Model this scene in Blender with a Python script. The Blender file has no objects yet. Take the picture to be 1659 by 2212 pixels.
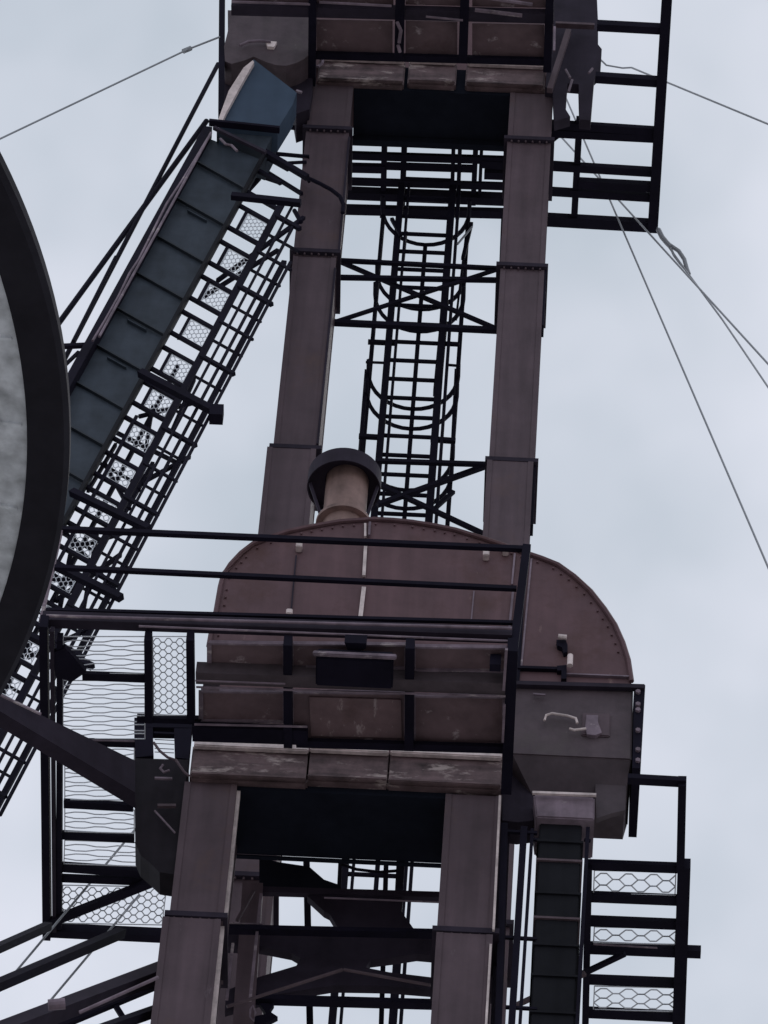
import bpy, math, random
from mathutils import Vector, Matrix
random.seed(7)
C = bpy.context.scene.collection
R = math.radians
# ---------------------------------------------------------------- camera
# measurements below are read off the photograph on a 1659 x 2212 grid and turned
# into real coordinates on real planes (front of a tower, floor of a platform...)
CX, CY, F = 829.5, 1106.0, 12681.0
zc = Vector((860, 10606, -F)).normalized()
xc = Vector((1, -.045, 0)); xc.z = (860 - 10606*.045)/F; xc.normalize()
yc = zc.cross(xc)
W2C = Matrix((xc, yc, zc)).transposed()
C2W = W2C.transposed()
CAM = Vector((0, 0, 1.6))
cd = bpy.data.cameras.new('camera'); cam = bpy.data.objects.new('camera', cd); C.objects.link(cam)
cam.matrix_world = Matrix.Translation(CAM) @ C2W.to_4x4()
cd.sensor_fit = 'HORIZONTAL'; cd.sensor_width = 36; cd.lens = F/1659*36
cd.clip_start = .5; cd.clip_end = 3000
S = bpy.context.scene; S.camera = cam
# ---------------------------------------------------------------- sky and sun
SUN_EL, SUN_AZ = R(58), R(20)
w = bpy.data.worlds.new('World'); S.world = w; w.use_nodes = True
nt = w.node_tree; N = nt.nodes; L = nt.links
for n in list(N): N.remove(n)
out = N.new('ShaderNodeOutputWorld'); bg = N.new('ShaderNodeBackground'); L.new(bg.outputs[0], out.inputs[0])
sky = N.new('ShaderNodeTexSky'); sky.sky_type = 'NISHITA'; sky.sun_disc = False
sky.sun_elevation = SUN_EL; sky.sun_rotation = SUN_AZ
tc = N.new('ShaderNodeTexCoord')
nz = N.new('ShaderNodeTexNoise'); nz.inputs['Scale'].default_value = 9; nz.inputs['Detail'].default_value = 4
nz.inputs['Roughness'].default_value = .45; L.new(tc.outputs['Generated'], nz.inputs['Vector'])
nz2 = N.new('ShaderNodeTexNoise'); nz2.inputs['Scale'].default_value = 22; nz2.inputs['Detail'].default_value = 3
L.new(tc.outputs['Generated'], nz2.inputs['Vector'])
mm = N.new('ShaderNodeMix'); mm.data_type = 'FLOAT'; mm.inputs[0].default_value = .35
L.new(nz.outputs[0], mm.inputs[2]); L.new(nz2.outputs[0], mm.inputs[3])
rp = N.new('ShaderNodeValToRGB'); L.new(mm.outputs[0], rp.inputs[0])
rp.color_ramp.elements[0].position = .39; rp.color_ramp.elements[0].color = (6.1, 6.85, 7.8, 1)
rp.color_ramp.elements[1].position = .61; rp.color_ramp.elements[1].color = (8.9, 9.25, 10.4, 1)
mx = N.new('ShaderNodeMix'); mx.data_type = 'RGBA'; mx.inputs[0].default_value = .93
L.new(sky.outputs[0], mx.inputs[6]); L.new(rp.outputs[0], mx.inputs[7]); L.new(mx.outputs[2], bg.inputs[0])
bg.inputs[1].default_value = .085
sl = bpy.data.lights.new('sun', 'SUN'); sl.energy = .5; sl.angle = R(25); sl.color = (1, .97, .93)
so = bpy.data.objects.new('sun', sl); C.objects.link(so)
sd = Vector((math.sin(SUN_AZ)*math.cos(SUN_EL), math.cos(SUN_AZ)*math.cos(SUN_EL), math.sin(SUN_EL)))
so.rotation_euler = sd.to_track_quat('Z', 'Y').to_euler()
V = S.view_settings; V.view_transform = 'Standard'; V.look = 'None'; V.exposure = 0; V.gamma = 1; V.use_curve_mapping = False
# ---------------------------------------------------------------- materials
def mat(name, col, var=.25, rough=.65, metal=0., sc=3., msc=(7, 7, .5), streak=.3, bump=.15, rust=None, rustamt=.5, spec=.3, worn=None, wsc=(3, 3, 1.1), wth=.66):
    m = bpy.data.materials.new(name); m.use_nodes = True; t = m.node_tree; n = t.nodes; l = t.links
    b = n['Principled BSDF']; b.inputs['Roughness'].default_value = rough; b.inputs['Metallic'].default_value = metal
    b.inputs['Specular IOR Level'].default_value = spec
    g = n.new('ShaderNodeNewGeometry')
    mp = n.new('ShaderNodeMapping'); l.new(g.outputs['Position'], mp.inputs[0]); mp.inputs['Scale'].default_value = msc
    a = n.new('ShaderNodeTexNoise'); a.inputs['Scale'].default_value = sc; a.inputs['Detail'].default_value = 8; a.inputs['Roughness'].default_value = .62
    l.new(g.outputs['Position'], a.inputs[0])
    s = n.new('ShaderNodeTexNoise'); s.inputs['Scale'].default_value = 1.6; s.inputs['Detail'].default_value = 5; l.new(mp.outputs[0], s.inputs[0])
    f = n.new('ShaderNodeMix'); f.data_type = 'FLOAT'; f.inputs[0].default_value = streak
    l.new(a.outputs[0], f.inputs[2]); l.new(s.outputs[0], f.inputs[3])
    r = n.new('ShaderNodeValToRGB'); l.new(f.outputs[0], r.inputs[0])
    r.color_ramp.elements[0].position = .33; r.color_ramp.elements[1].position = .68
    r.color_ramp.elements[0].color = tuple(c*(1-var) for c in col)+(1,)
    r.color_ramp.elements[1].color = tuple(c*(1+var) for c in col)+(1,)
    last = r.outputs[0]
    if rust:
        q = n.new('ShaderNodeTexNoise'); q.inputs['Scale'].default_value = 1.7; q.inputs['Detail'].default_value = 10; q.inputs['Roughness'].default_value = .7
        l.new(g.outputs['Position'], q.inputs[0])
        rr = n.new('ShaderNodeValToRGB'); l.new(q.outputs[0], rr.inputs[0])
        rr.color_ramp.elements[0].position = .62-.2*rustamt; rr.color_ramp.elements[1].position = .70
        x = n.new('ShaderNodeMix'); x.data_type = 'RGBA'; l.new(rr.outputs[0], x.inputs[0]); l.new(last, x.inputs[6]); x.inputs[7].default_value = (*rust, 1)
        last = x.outputs[2]
    if worn:                                      # patches worn to bare or chalky metal
        wm = n.new('ShaderNodeMapping'); wm.inputs['Scale'].default_value = wsc; l.new(g.outputs['Position'], wm.inputs[0])
        q = n.new('ShaderNodeTexNoise'); q.inputs['Scale'].default_value = 2.1; q.inputs['Detail'].default_value = 9; q.inputs['Roughness'].default_value = .68
        l.new(wm.outputs[0], q.inputs[0])
        rr = n.new('ShaderNodeValToRGB'); l.new(q.outputs[0], rr.inputs[0])
        rr.color_ramp.elements[0].position = wth-.04; rr.color_ramp.elements[1].position = wth+.05
        x = n.new('ShaderNodeMix'); x.data_type = 'RGBA'; l.new(rr.outputs[0], x.inputs[0]); l.new(last, x.inputs[6]); x.inputs[7].default_value = (*worn, 1)
        last = x.outputs[2]
    l.new(last, b.inputs['Base Color'])
    bp = n.new('ShaderNodeBump'); bp.inputs['Strength'].default_value = bump; bp.inputs['Distance'].default_value = .02
    l.new(a.outputs[0], bp.inputs['Height']); l.new(bp.outputs[0], b.inputs['Normal'])
    return m
M = dict(
 brown=mat('red_oxide_paint', (.130, .071, .080), rust=(.095, .045, .042), rustamt=.5, sc=4, streak=.5, worn=(.24, .15, .145), wth=.69),
 trunk=mat('grey_brown_trunk_paint', (.108, .073, .086), var=.3, rust=(.12, .075, .075), rustamt=.3, streak=.5, worn=(.16, .125, .14), wth=.68),
 plate=mat('brown_floor_plate', (.165, .108, .118), rust=(.10, .06, .06), rustamt=.5, sc=5, worn=(.42, .34, .35), wth=.64),
 strip=mat('streaky_beam_paint', (.135, .088, .092), var=.7, streak=.45, msc=(1.2, 7, 11), sc=7, worn=(.45, .36, .34), wsc=(1.5, 3, 5), wth=.60, rust=(.07, .045, .045), rustamt=.4),  # brown with pale streaks drawn out along the beam
 pale=mat('bare_steel_and_highlight', (.72, .60, .58), var=.4, sc=9, rough=.5),  # bare steel fittings, also highlights put into the colour
 dark=mat('dark_steel_paint', (.010, .008, .018), var=.3, rough=.8, spec=.12),
 dark2=mat('dark_purple_steel', (.034, .026, .040), var=.35, rough=.75, spec=.15),
 lilac=mat('weathered_tube_and_highlight', (.22, .165, .20), var=.5, sc=5, worn=(.5, .42, .42), wsc=(1.5, 3, 3), wth=.62),  # weathered tubes, also highlight lines put into the colour
 black=mat('shade_black', (.015, .017, .026), var=.2, rough=.95, spec=.03),  # shade of the throat put into a near-black colour
 blue=mat('blue_grey_casing', (.047, .058, .075), var=.35, sc=3, streak=.4, spec=.15),
 blue2=mat('blue_hood_paint', (.060, .088, .132), var=.15, spec=.15),
 pipe=mat('black_blue_downpipe', (.014, .014, .018), var=.3, spec=.08),
 grey=mat('grey_chute_paint', (.092, .066, .076), worn=(.22, .18, .19), wth=.68, var=.3, sc=6, rust=(.1, .08, .08), rustamt=.4),
 galv=mat('galvanised_grating', (.74, .76, .80), var=.12, rough=.5, metal=.1),
 rim=mat('dark_rim_paint', (.024, .022, .029), var=.3, rough=.8, spec=.1),
 disc=mat('stained_grey_sheet', (.64, .66, .69), var=.42, sc=1.2, streak=.75, rust=(.33, .34, .34), rustamt=.6),
 seam=mat('casing_seam_paint', (.028, .034, .044), var=.3),
 housing=mat('dark_housing_paint', (.019, .015, .020), var=.5, spec=.1),  # near-black tone for the chute housing
 plate_worn=mat('rust_stained_plate', (.18, .115, .122), rust=(.11, .065, .062), rustamt=.4, sc=6, worn=(.38, .30, .30), wsc=(9, 3, 3), wth=.625),
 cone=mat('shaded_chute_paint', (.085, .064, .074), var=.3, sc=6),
 stack=mat('warm_stack_paint', (.27, .175, .155), var=.45, sc=7, streak=.5),
 wire=mat('steel_rope', (.30, .31, .33), var=.1, rough=.5),
 ground=mat('dusty_concrete_yard', (.36, .345, .33), var=.15, sc=.4, streak=0, rough=.9),
)
# ---------------------------------------------------------------- planes and mesh helpers
def ray(x, y): return (C2W @ Vector((x-CX, CY-y, -F))).normalized()
def FY(Y): return lambda x, y: CAM + ray(x, y)*((Y-CAM.y)/ray(x, y).y)
def FZ(Z): return lambda x, y: CAM + ray(x, y)*((Z-CAM.z)/ray(x, y).z)
def FP(p0, k):                                   # leaning plane  Y = p0.y + k (Z - p0.z)
    n = Vector((0, 1, -k))
    return lambda x, y: CAM + ray(x, y)*((p0-CAM).dot(n)/ray(x, y).dot(n))
def px(p, wpx): return wpx*(p-CAM).length/F       # a pixel width at that distance, in metres
class MB:
    def __init__(s): s.v = []; s.f = []
    def hexa(s, c):                               # 8 corners, bottom ring then top ring
        i = len(s.v); s.v += [Vector(a) for a in c]
        s.f += [(i, i+3, i+2, i+1), (i+4, i+5, i+6, i+7)] + [(i+a, i+(a+1) % 4, i+4+(a+1) % 4, i+4+a) for a in range(4)]
        return s
    def box(s, x0, x1, y0, y1, z0, z1):
        return s.hexa([(x0, y0, z0), (x1, y0, z0), (x1, y1, z0), (x0, y1, z0), (x0, y0, z1), (x1, y0, z1), (x1, y1, z1), (x0, y1, z1)])
    def beam(s, p, q, a, b, ref=None):
        d = (q-p).normalized()
        if ref is None: ref = Vector((0, 0, 1)) if abs(d.y) > .85 else Vector((0, 1, 0))
        u = d.cross(ref).normalized()*a/2; v = d.cross(u).normalized()*b/2
        return s.hexa([p-u-v, p+u-v, p+u+v, p-u+v, q-u-v, q+u-v, q+u+v, q-u+v])
    def tube(s, pts, r, n=8, close=False):
        k = len(pts); base = len(s.v); up = Vector((.3, .2, 1)).normalized()
        for i, p in enumerate(pts):
            if close: d = pts[(i+1) % k]-pts[i-1]
            else: d = pts[min(i+1, k-1)]-pts[max(i-1, 0)]
            d.normalize(); u = d.cross(up)
            if u.length < .1: u = d.cross(Vector((1, 0, 0)))
            u.normalize(); v = d.cross(u)
            for j in range(n):
                t = 2*math.pi*j/n; s.v.append(p+u*math.cos(t)*r+v*math.sin(t)*r)
        for i in range(k if close else k-1):
            for j in range(n):
                a = base+i*n; b = base+((i+1) % k)*n
                s.f.append((a+j, a+(j+1) % n, b+(j+1) % n, b+j))
        if not close:
            s.f.append(tuple(base+j for j in range(n))[::-1]); s.f.append(tuple(base+(k-1)*n+j for j in range(n)))
        return s
    def prism(s, pts, d):                         # closed outline pushed along vector d
        i = len(s.v); n = len(pts); s.v += list(pts) + [p+d for p in pts]
        s.f.append(tuple(range(i, i+n))); s.f.append(tuple(range(i+n, i+2*n))[::-1])
        s.f += [(i+a, i+n+a, i+n+(a+1) % n, i+(a+1) % n) for a in range(n)]
        return s
    def lathe(s, c, prof, n=64, a0=0, a1=2*math.pi):
        i = len(s.v); m = len(prof)
        for k in range(n):
            t = a0+(a1-a0)*k/n
            for r, z in prof: s.v.append(c+Vector((r*math.cos(t), r*math.sin(t), z)))
        for k in range(n):
            for j in range(m-1):
                a = i+k*m+j; b = i+((k+1) % n)*m+j; s.f.append((a, b, b+1, a+1))
        return s
def obj(name, mb, m, parent=None, bevel=0, smooth=False):
    me = bpy.data.meshes.new(name); off = parent.matrix_world.translation if parent else Vector()
    off = Vector(parent['_o']) if parent and '_o' in parent else Vector()
    me.from_pydata([tuple(v-off) for v in mb.v], [], mb.f); me.materials.append(M[m])
    import bmesh
    bm = bmesh.new(); bm.from_mesh(me); bmesh.ops.recalc_face_normals(bm, faces=bm.faces)
    if bevel: bmesh.ops.bevel(bm, geom=[e for e in bm.edges if e.calc_face_angle(0) > .5], offset=bevel, segments=2, affect='EDGES')
    bm.to_mesh(me); bm.free()
    if smooth: me.polygons.foreach_set('use_smooth', [True]*len(me.polygons))
    o = bpy.data.objects.new(name, me); C.objects.link(o)
    if parent: o.parent = parent
    return o
things = []
def thing(name, label, cat, loc, group=None):
    o = bpy.data.objects.new(name, None); C.objects.link(o); o.location = loc; o.empty_display_size = .3
    o['_o'] = tuple(loc); o['label'] = label; o['category'] = cat; things.append(o)
    if group: o['group'] = group
    return o
def tag(o, label, cat, group=None):
    o['label'] = label; o['category'] = cat
    if group: o['group'] = group
    return o
def sub(name, mb, m, parent, **k):               # sub-part of a part that sits at its thing's origin
    parent['_o'] = parent.parent['_o']; things.append(parent)
    return obj(name, mb, m, parent, **k)
jit = random.Random(3)
def bar(T, name, x1, y1, x2, y2, wpx, pl, m='dark', deep=None, rnd=False, pl2=None, ext=0):
    p = pl(x1, y1); q = (pl2 or pl)(x2, y2); a = px((p+q)/2, wpx*(1.22 if m.startswith('dark') and wpx < 20 else 1))
    d = (q-p).normalized(); a *= 1-.29*abs(d.x)
    j = Vector((0, jit.uniform(-.006, .006), jit.uniform(-.006, .006))); p = p+j; q = q+j
    if ext: q = q+d*ext
    mb = MB()
    if rnd: mb.tube([p, q], a/2, 10)
    else: mb.beam(p, q, a*jit.uniform(.97, 1.03), (deep or a)*jit.uniform(.95, 1.05))
    return obj(name, mb, m, T, smooth=False)
def path(T, name, pts, wpx, pl, m='dark', close=False):
    P = [pl(*a) for a in pts]
    return obj(name, MB().tube(P, px(P[0], wpx)/2, 8, close), m, T)
def slab(T, name, pts, pl, m, thick=.03, axis='y', **k):   # outline on a plane, with real thickness going away
    P = [pl(*a) for a in pts]; d = Vector((0, thick, 0)) if axis == 'y' else Vector((0, 0, thick))
    return obj(name, MB().prism(P, d), m, T, **k)
def grating(T, pts, pl, sp=.034, name='grating', mtl='galv'):      # pts: tl, tr, br, bl
    a, b, c, d = [pl(*p) for p in pts]; mb = MB()
    n = max(2, int((d-a).length/(sp*1.6))); k = max(2, int((b-a).length/.1))
    for i in range(n+1):
        t = i/n; mb.beam(a.lerp(d, t), b.lerp(c, t), .014, .006, ref=Vector((0, 1, 0)))
    for i in range(k+1):
        t = i/k; mb.beam(a.lerp(b, t)+Vector((0, 0, .009)), d.lerp(c, t)+Vector((0, 0, .009)), .0045, .0045)
    return obj(name, mb, mtl, T)
def expanded(T, pts, pl, pitch=.052, ln=.17, amp=.5, wd=.009, name='grating', mtl='galv'):
    a, b, c, d = [pl(*p) for p in pts]; mb = MB()
    n = max(2, round((d-a).length/pitch)); k = max(4, round((b-a).length/ln*4)); up = Vector((0, 0, 1))
    for i in range(n+1):
        P, Q = a.lerp(d, i/n), b.lerp(c, i/n); w = (d-a)/n; prev = None
        for j in range(k+1):
            s_ = (0, 1, 1, 0)[(j+2*(i % 2)) % 4]-.5
            p = P.lerp(Q, j/k)+w*s_*amp*2*.5*(0 if i in (0, n) else 1)
            if prev is not None: mb.beam(prev, p, wd, wd*.8, ref=up)
            prev = p
    mb.beam(a, d, wd, wd, ref=Vector((1, 0, 0))); mb.beam(b, c, wd, wd, ref=Vector((1, 0, 0)))
    return obj(name, mb, mtl, T)
def xof(x, y, Y): return FY(Y)(x, y).x
def bolts(T, name, pts, pl, r=.014, m='dark2'):
    mb = MB()
    for a in pts:
        p = pl(*a); mb.tube([p, p+Vector((0, -.02, 0))], r, 6)
    return obj(name, mb, m, T)

YN, YF = 26.0, 28.9
N0, F0 = FY(YN), FY(YF)
Z1 = N0(700, 1697).z                              # near platform floor
Z3 = F0(930, 189).z                               # far platform floor
G1, G3 = FZ(Z1), FZ(Z3)
YFR1 = G1(600, 1385).y                            # front edge of the near platform
RL1 = FY(YFR1)

# ---------------------------------------------------------------- ground
mb = MB(); mb.v = [Vector(a) for a in ((-900, -900, 0), (900, -900, 0), (900, 900, 0), (-900, 900, 0))]; mb.f = [(0, 1, 2, 3)]
g = obj('ground', mb, 'ground'); g['kind'] = 'structure'

# ---------------------------------------------------------------- elevators
def trunk(T, name, xs, yref, Y, ztop, zbot=0., depth=.55, m='trunk', flg=(), base=None):
    x0, x1 = xof(xs[0], yref, Y), xof(xs[1], yref, Y)
    o = obj(name, MB().box(x0, x1, Y, Y+depth, zbot, ztop), m, T, bevel=.006)
    e = MB()                                      # corner angles proud of the sheet
    for x in (x0, x1):
        s = 1 if x == x0 else -1
        e.box(*sorted((x-s*.006, x+s*.035)), Y-.007, Y+.03, zbot, ztop-.01)
        e.box(*sorted((x-s*.006, x+s*.02)), Y+depth-.03, Y+depth+.006, zbot, ztop-.01)
    sub('corner_angle', e, m, o)
    for fy in flg:
        z = FY(Y)((xs[0]+xs[1])/2, fy).z; h = .022
        f = sub('flange', MB().box(x0-.035, x1+.035, Y-.04, Y+depth+.04, z-h, z+h), 'dark2', o)
        e = MB()
        for k in range(6):
            xx = x0+(x1-x0)*(k+.5)/6; e.tube([Vector((xx, Y-.022, z-h-.02)), Vector((xx, Y-.022, z+h+.014))], .008, 6)
        sub('flange_bolts', e, 'trunk', o)
    return o, x0, x1

# near elevator
E1 = thing('bucket_elevator', 'near bucket elevator with brown round-topped head and two trunks leaving at the bottom edge', 'elevator', (xof(740, 1700, YN), YN+.3, 0), 'bucket elevators')
zt = Z1-.02
tr1, a0, a1 = trunk(E1, 'trunk', (400, 510), 1700, YN, zt, N0(400, 1988).z, flg=(1985,))
trunk(E1, 'trunk', (352, 474), 1998, YN-.03, N0(400, 1988).z-.001, 0, flg=(2290, 2600))
trunk(E1, 'trunk', (965, 1083), 1712, YN, zt, N0(1000, 2022).z, flg=(2018,))
trunk(E1, 'trunk', (944, 1062), 2030, YN-.03, N0(1000, 2022).z-.001, 0, flg=(2330, 2640))
# pale strips that paint the lit side faces of the trunks
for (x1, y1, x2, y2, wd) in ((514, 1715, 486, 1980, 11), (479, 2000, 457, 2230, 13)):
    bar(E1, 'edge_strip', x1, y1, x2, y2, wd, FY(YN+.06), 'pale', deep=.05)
for a in ((1080, 1720, 1066, 2010, 5), (1060, 2040, 1049, 2230, 5)): bar(E1, 'edge_strip', *a, FY(YN-.05), 'pale', deep=.02)  # highlight on the right trunk edge, painted pale
bar(E1, 'dark_column', 1094, 1700, 1068, 2300, 24, FY(YN+.3), 'dark2', deep=.1)  # dark column in the gap beside the right trunk
# dome
dome = [(440, 1662), (451, 1400), (456, 1372), (467, 1322), (476, 1270), (482, 1244), (498, 1222), (520, 1198), (545, 1178), (575, 1166), (620, 1151), (665, 1141), (735, 1129),
        (808, 1124), (850, 1126), (890, 1130), (940, 1138), (984, 1147), (1040, 1164), (1090, 1181), (1134, 1196), (1170, 1208), (1205, 1222), (1240, 1247), (1275, 1279), (1305, 1317), (1328, 1352),
        (1345, 1390), (1357, 1428), (1364, 1475), (1362, 1490), (1090, 1560), (1085, 1688)]
D = [N0(*p) for p in dome]
hd = obj('head_housing', MB().prism(D, Vector((0, .68, 0))), 'brown', E1)
# rim angle following the dome edge
for off in (-.012, .69):
    rim = MB().tube([d+Vector((0, off, 0)) for d in D[1:-3]], .018, 6)
    sub('rim_angle', rim, 'brown', hd)
# seams and stiffeners on the dome face
FD = FY(YN-.012)
for a in ((1134, 1192, 1118, 1470, 7), (790, 1176, 786, 1244, 7), (786, 1270, 778, 1338, 9)):
    bar(E1, 'seam', *a, FD, 'dark' if a[0] > 1000 else 'pale', deep=.02)
bar(E1, 'seam', 799, 1130, 797, 1158, 5, FY(YN-.02), 'lilac', deep=.02)
bar(E1, 'seam', 789, 1130, 789, 1158, 5, FY(YN-.02), 'pale', deep=.02)
bar(E1, 'seam', 1148, 1206, 1126, 1440, 4, FY(YN-.01), 'lilac', deep=.012)
bar(E1, 'seam', 1112, 1196, 1106, 1262, 4, FY(YN-.01), 'lilac', deep=.012)
bar(E1, 'seam', 1108, 1280, 1098, 1380, 5, FY(YN-.01), 'lilac', deep=.012)
bar(E1, 'seam', 1118, 1446, 1215, 1449, 9, FD, 'dark', deep=.05)
bar(E1, 'seam', 1214, 1458, 1362, 1464, 5, FD, 'lilac', deep=.03)
for (x, y) in ((646, 1182), (1050, 1200), (625, 1326), (1092, 1190)):
    p = FY(YN-.03)(x, y); obj('lifting_lug', MB().box(p.x-.022, p.x+.022, YN-.06, YN, p.z-.025, p.z+.025), 'pale', E1, bevel=.006)
mb = MB()
for i in range(1, len(D)-5):
    p, q = D[i], D[i+1]; k = max(1, round((q-p).length/.09)); nrm = Vector((q.z-p.z, 0, -(q.x-p.x))).normalized()*-1
    for a in range(k):
        c0 = p.lerp(q, a/k); c0 = c0+(Vector((D[16].x, c0.y, D[2].z-.2))-c0).normalized()*.05
        sub('rim_bolt', MB().tube([c0, c0+Vector((0, -.014, 0))], .0075, 6), 'brown', hd)
bar(E1, 'seam', 1024, 1276, 1018, 1340, 3, FY(YN-.005), 'lilac', deep=.01)
bar(E1, 'seam', 640, 1200, 628, 1330, 2.5, FY(YN-.005), 'dark2', deep=.01)
# latch fittings on the right-hand side
f = FY(YN-.04)
obj('latch', MB().prism([f(*a) for a in ((1202, 1382), (1222, 1382), (1226, 1392), (1226, 1408), (1218, 1410), (1214, 1398), (1204, 1394))], Vector((0, .04, 0))), 'dark', E1)
obj('latch', MB().prism([f(*a) for a in ((1203, 1438), (1224, 1436), (1224, 1466), (1212, 1466), (1213, 1448), (1204, 1448))], Vector((0, .04, 0))), 'dark', E1)
obj('latch_pin', MB().tube([FY(YN-.07)(1206, 1375), FY(YN-.07)(1224, 1377)], .018, 10), 'pale', E1)
obj('latch_pin', MB().tube([FY(YN-.07)(1232, 1416), FY(YN-.07)(1231, 1438)], .02, 10), 'pale', E1)
# underside of the head, near-black to paint the shade between the trunks
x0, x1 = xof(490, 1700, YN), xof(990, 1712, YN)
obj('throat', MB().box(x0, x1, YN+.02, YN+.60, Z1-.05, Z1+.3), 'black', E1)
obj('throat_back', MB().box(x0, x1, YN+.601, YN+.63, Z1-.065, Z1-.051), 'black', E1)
# beam right under the head, in three lengths
for (xa, xb, ya, yb) in ((417, 664, 1607, 1688), (667, 838, 1615, 1693), (841, 1084, 1622, 1702)):
    p, q = FY(YN-.04)(xa, ya), FY(YN-.04)(xb, yb); r = FY(YN-.04)(xa, yb-9)
    o = obj('support_beam', MB().box(p.x, q.x, YN-.04, YN+.06, r.z, p.z), 'strip', E1, bevel=.012)
    sub('flange', MB().box(p.x+.01, q.x-.01, YN-.085, YN-.041, p.z-.058, p.z-.005), 'pale', o, bevel=.008)  # pale face paints the highlight on the beam's top edge
    sub('flange', MB().box(p.x+.01, q.x-.01, YN-.07, YN-.041, r.z+.002, r.z+.03), 'strip', o, bevel=.006)
# discharge hopper on the right
HP = FY(YN-.02)
def frust(T, name, a, b, Y0, dep0, Y1, dep1, m, **k):     # a,b = px rows (xl,yl,xr,yr) top and bottom
    fa, fb = FY(Y0), FY(Y1); A, B = fa(a[0], a[1]), fa(a[2], a[3]); c, d = fb(b[0], b[1]), fb(b[2], b[3])
    zA = (A.z+B.z)/2; zc_ = (c.z+d.z)/2
    return obj(name, MB().hexa([(c.x, Y1, zc_), (d.x, Y1, zc_), (d.x, Y1+dep1, zc_), (c.x, Y1+dep1, zc_),
                                (A.x, Y0, zA), (B.x, Y0, zA), (B.x, Y0+dep0, zA), (A.x, Y0+dep0, zA)]), m, T, **k)
hop = frust(E1, 'discharge_hopper', (1112, 1478, 1368, 1486), (1104, 1630, 1364, 1640), YN-.06, .6, YN-.06, .6, 'grey', bevel=.01)
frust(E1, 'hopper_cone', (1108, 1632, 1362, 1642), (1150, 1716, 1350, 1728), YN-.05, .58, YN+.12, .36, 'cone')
slab(E1, 'side_bracket', [(1085, 1600), (1110, 1630), (1152, 1700), (1152, 1772), (1118, 1776), (1085, 1772)], FY(YN+.12), 'dark2', .2)
bar(E1, 'hopper_flange', 1105, 1480, 1392, 1488, 14, FY(YN-.08), 'dark2')
frust(E1, 'end_flange', (1370, 1478, 1394, 1480), (1366, 1658, 1384, 1660), YN-.08, .62, YN-.08, .62, 'dark')
bolts(E1, 'flange_bolts', [(1378, y) for y in (1497, 1524, 1536, 1580, 1622, 1645)], FY(YN-.08), .018, 'lilac')
slab(E1, 'spout_collar', [(1286, 1690), (1353, 1694), (1350, 1750), (1320, 1757), (1288, 1768)], FY(YN+.06), 'cone', .04)
frust(E1, 'spout_mouth', (1152, 1716, 1285, 1720), (1158, 1764, 1284, 1770), YN+.0, .36, YN+.0, .36, 'lilac', bevel=.01)
bar(E1, 'mouth_lip', 1150, 1714, 1288, 1719, 9, FY(YN-.03), 'pale')
path(E1, 'grab_handle', [(1176, 1556), (1180, 1545), (1192, 1541), (1225, 1546), (1244, 1552), (1247, 1562)], 6, FY(YN-.1), 'pale')
obj('name_plate_bracket', MB().prism([FY(YN-.09)(*a) for a in ((1267, 1544), (1292, 1545), (1292, 1560), (1300, 1582), (1286, 1588), (1268, 1586), (1264, 1570))], Vector((0, .03, 0))), 'lilac', E1)
path(E1, 'grab_handle', [(1230, 1574), (1240, 1577), (1266, 1574)], 6, FY(YN-.1), 'pale')
obj('hatch_cover', MB().box(xof(1255, 1600, YN), xof(1317, 1600, YN), YN-.075, YN-.055, FY(YN-.07)(1285, 1590).z, FY(YN-.07)(1285, 1540).z), 'trunk', E1, bevel=.008)
bar(E1, 'hatch_bar', 1152, 1498, 1178, 1500, 6, FY(YN-.09), 'lilac')
# vent stack with cap
VY = YN+.3
VP = FY(VY); c = VP(742, 1134)
zcap = VP(742, 1048).z; rp_ = px(c, 93)/2; rc_ = px(c, 156)/2
vs = obj('vent_pipe', MB().lathe(Vector((c.x, VY, c.z-.35)), [(rp_, 0), (rp_, zcap-c.z+.42)], 40), 'stack', E1, smooth=True)
cc = VP(742, 1040)
obj('vent_cowl', MB().lathe(Vector((c.x-.02, VY, zcap)), [(rp_*.9, .05), (rc_*.99, .03), (rc_*1.0, -.04), (rc_*1.03, -.04), (rc_*1.03, .10), (.02, .24)], 48), 'dark2', E1, smooth=False)
for sx in (-1, 1):
    obj('cowl_strut', MB().beam(Vector((c.x+sx*rp_*.98, VY-.03, c.z+.0)), Vector((c.x-.02+sx*rc_*.95, VY-.03, zcap-.03)), .02, .02), 'dark2', E1)
obj('vent_flange', MB().lathe(Vector((c.x, VY, c.z-.02)), [(rp_, 0), (rp_*1.3, 0), (rp_*1.3, .03), (rp_, .03)], 40), 'stack', E1)

# far elevator
E2 = thing('bucket_elevator', 'far taller bucket elevator whose two grey-brown trunks rise behind the round brown head', 'elevator', (xof(930, 700, YF), YF+.3, 0), 'bucket elevators')
zt = Z3-.02
trunk(E2, 'trunk', (673, 762), 187, YF, zt, F0(700, 556).z, flg=(283, 550))
trunk(E2, 'trunk', (634, 724), 565, YF-.005, F0(700, 556).z-.001, F0(650, 976).z, flg=(974,))
trunk(E2, 'trunk', (577, 680), 985, YF-.04, F0(650, 976).z-.001, 0, flg=(1500, 1900))
trunk(E2, 'trunk', (1104, 1194), 200, YF, zt, F0(1150, 583).z, flg=(306, 580))
trunk(E2, 'trunk', (1082, 1174), 592, YF-.005, F0(1150, 583).z-.001, F0(1100, 1003).z, flg=(1001,))
trunk(E2, 'trunk', (1053, 1150), 1012, YF-.04, F0(1100, 1003).z-.001, 0, flg=(1600, 2000))
for a in ((1175, 590, 1169, 715, 9), (1152, 1010, 1146, 1145, 9), (664, 1000, 655, 1120, 12)):
    bar(E2, 'stiffener', *a, FY(YF+.05), 'dark', deep=.12)
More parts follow.
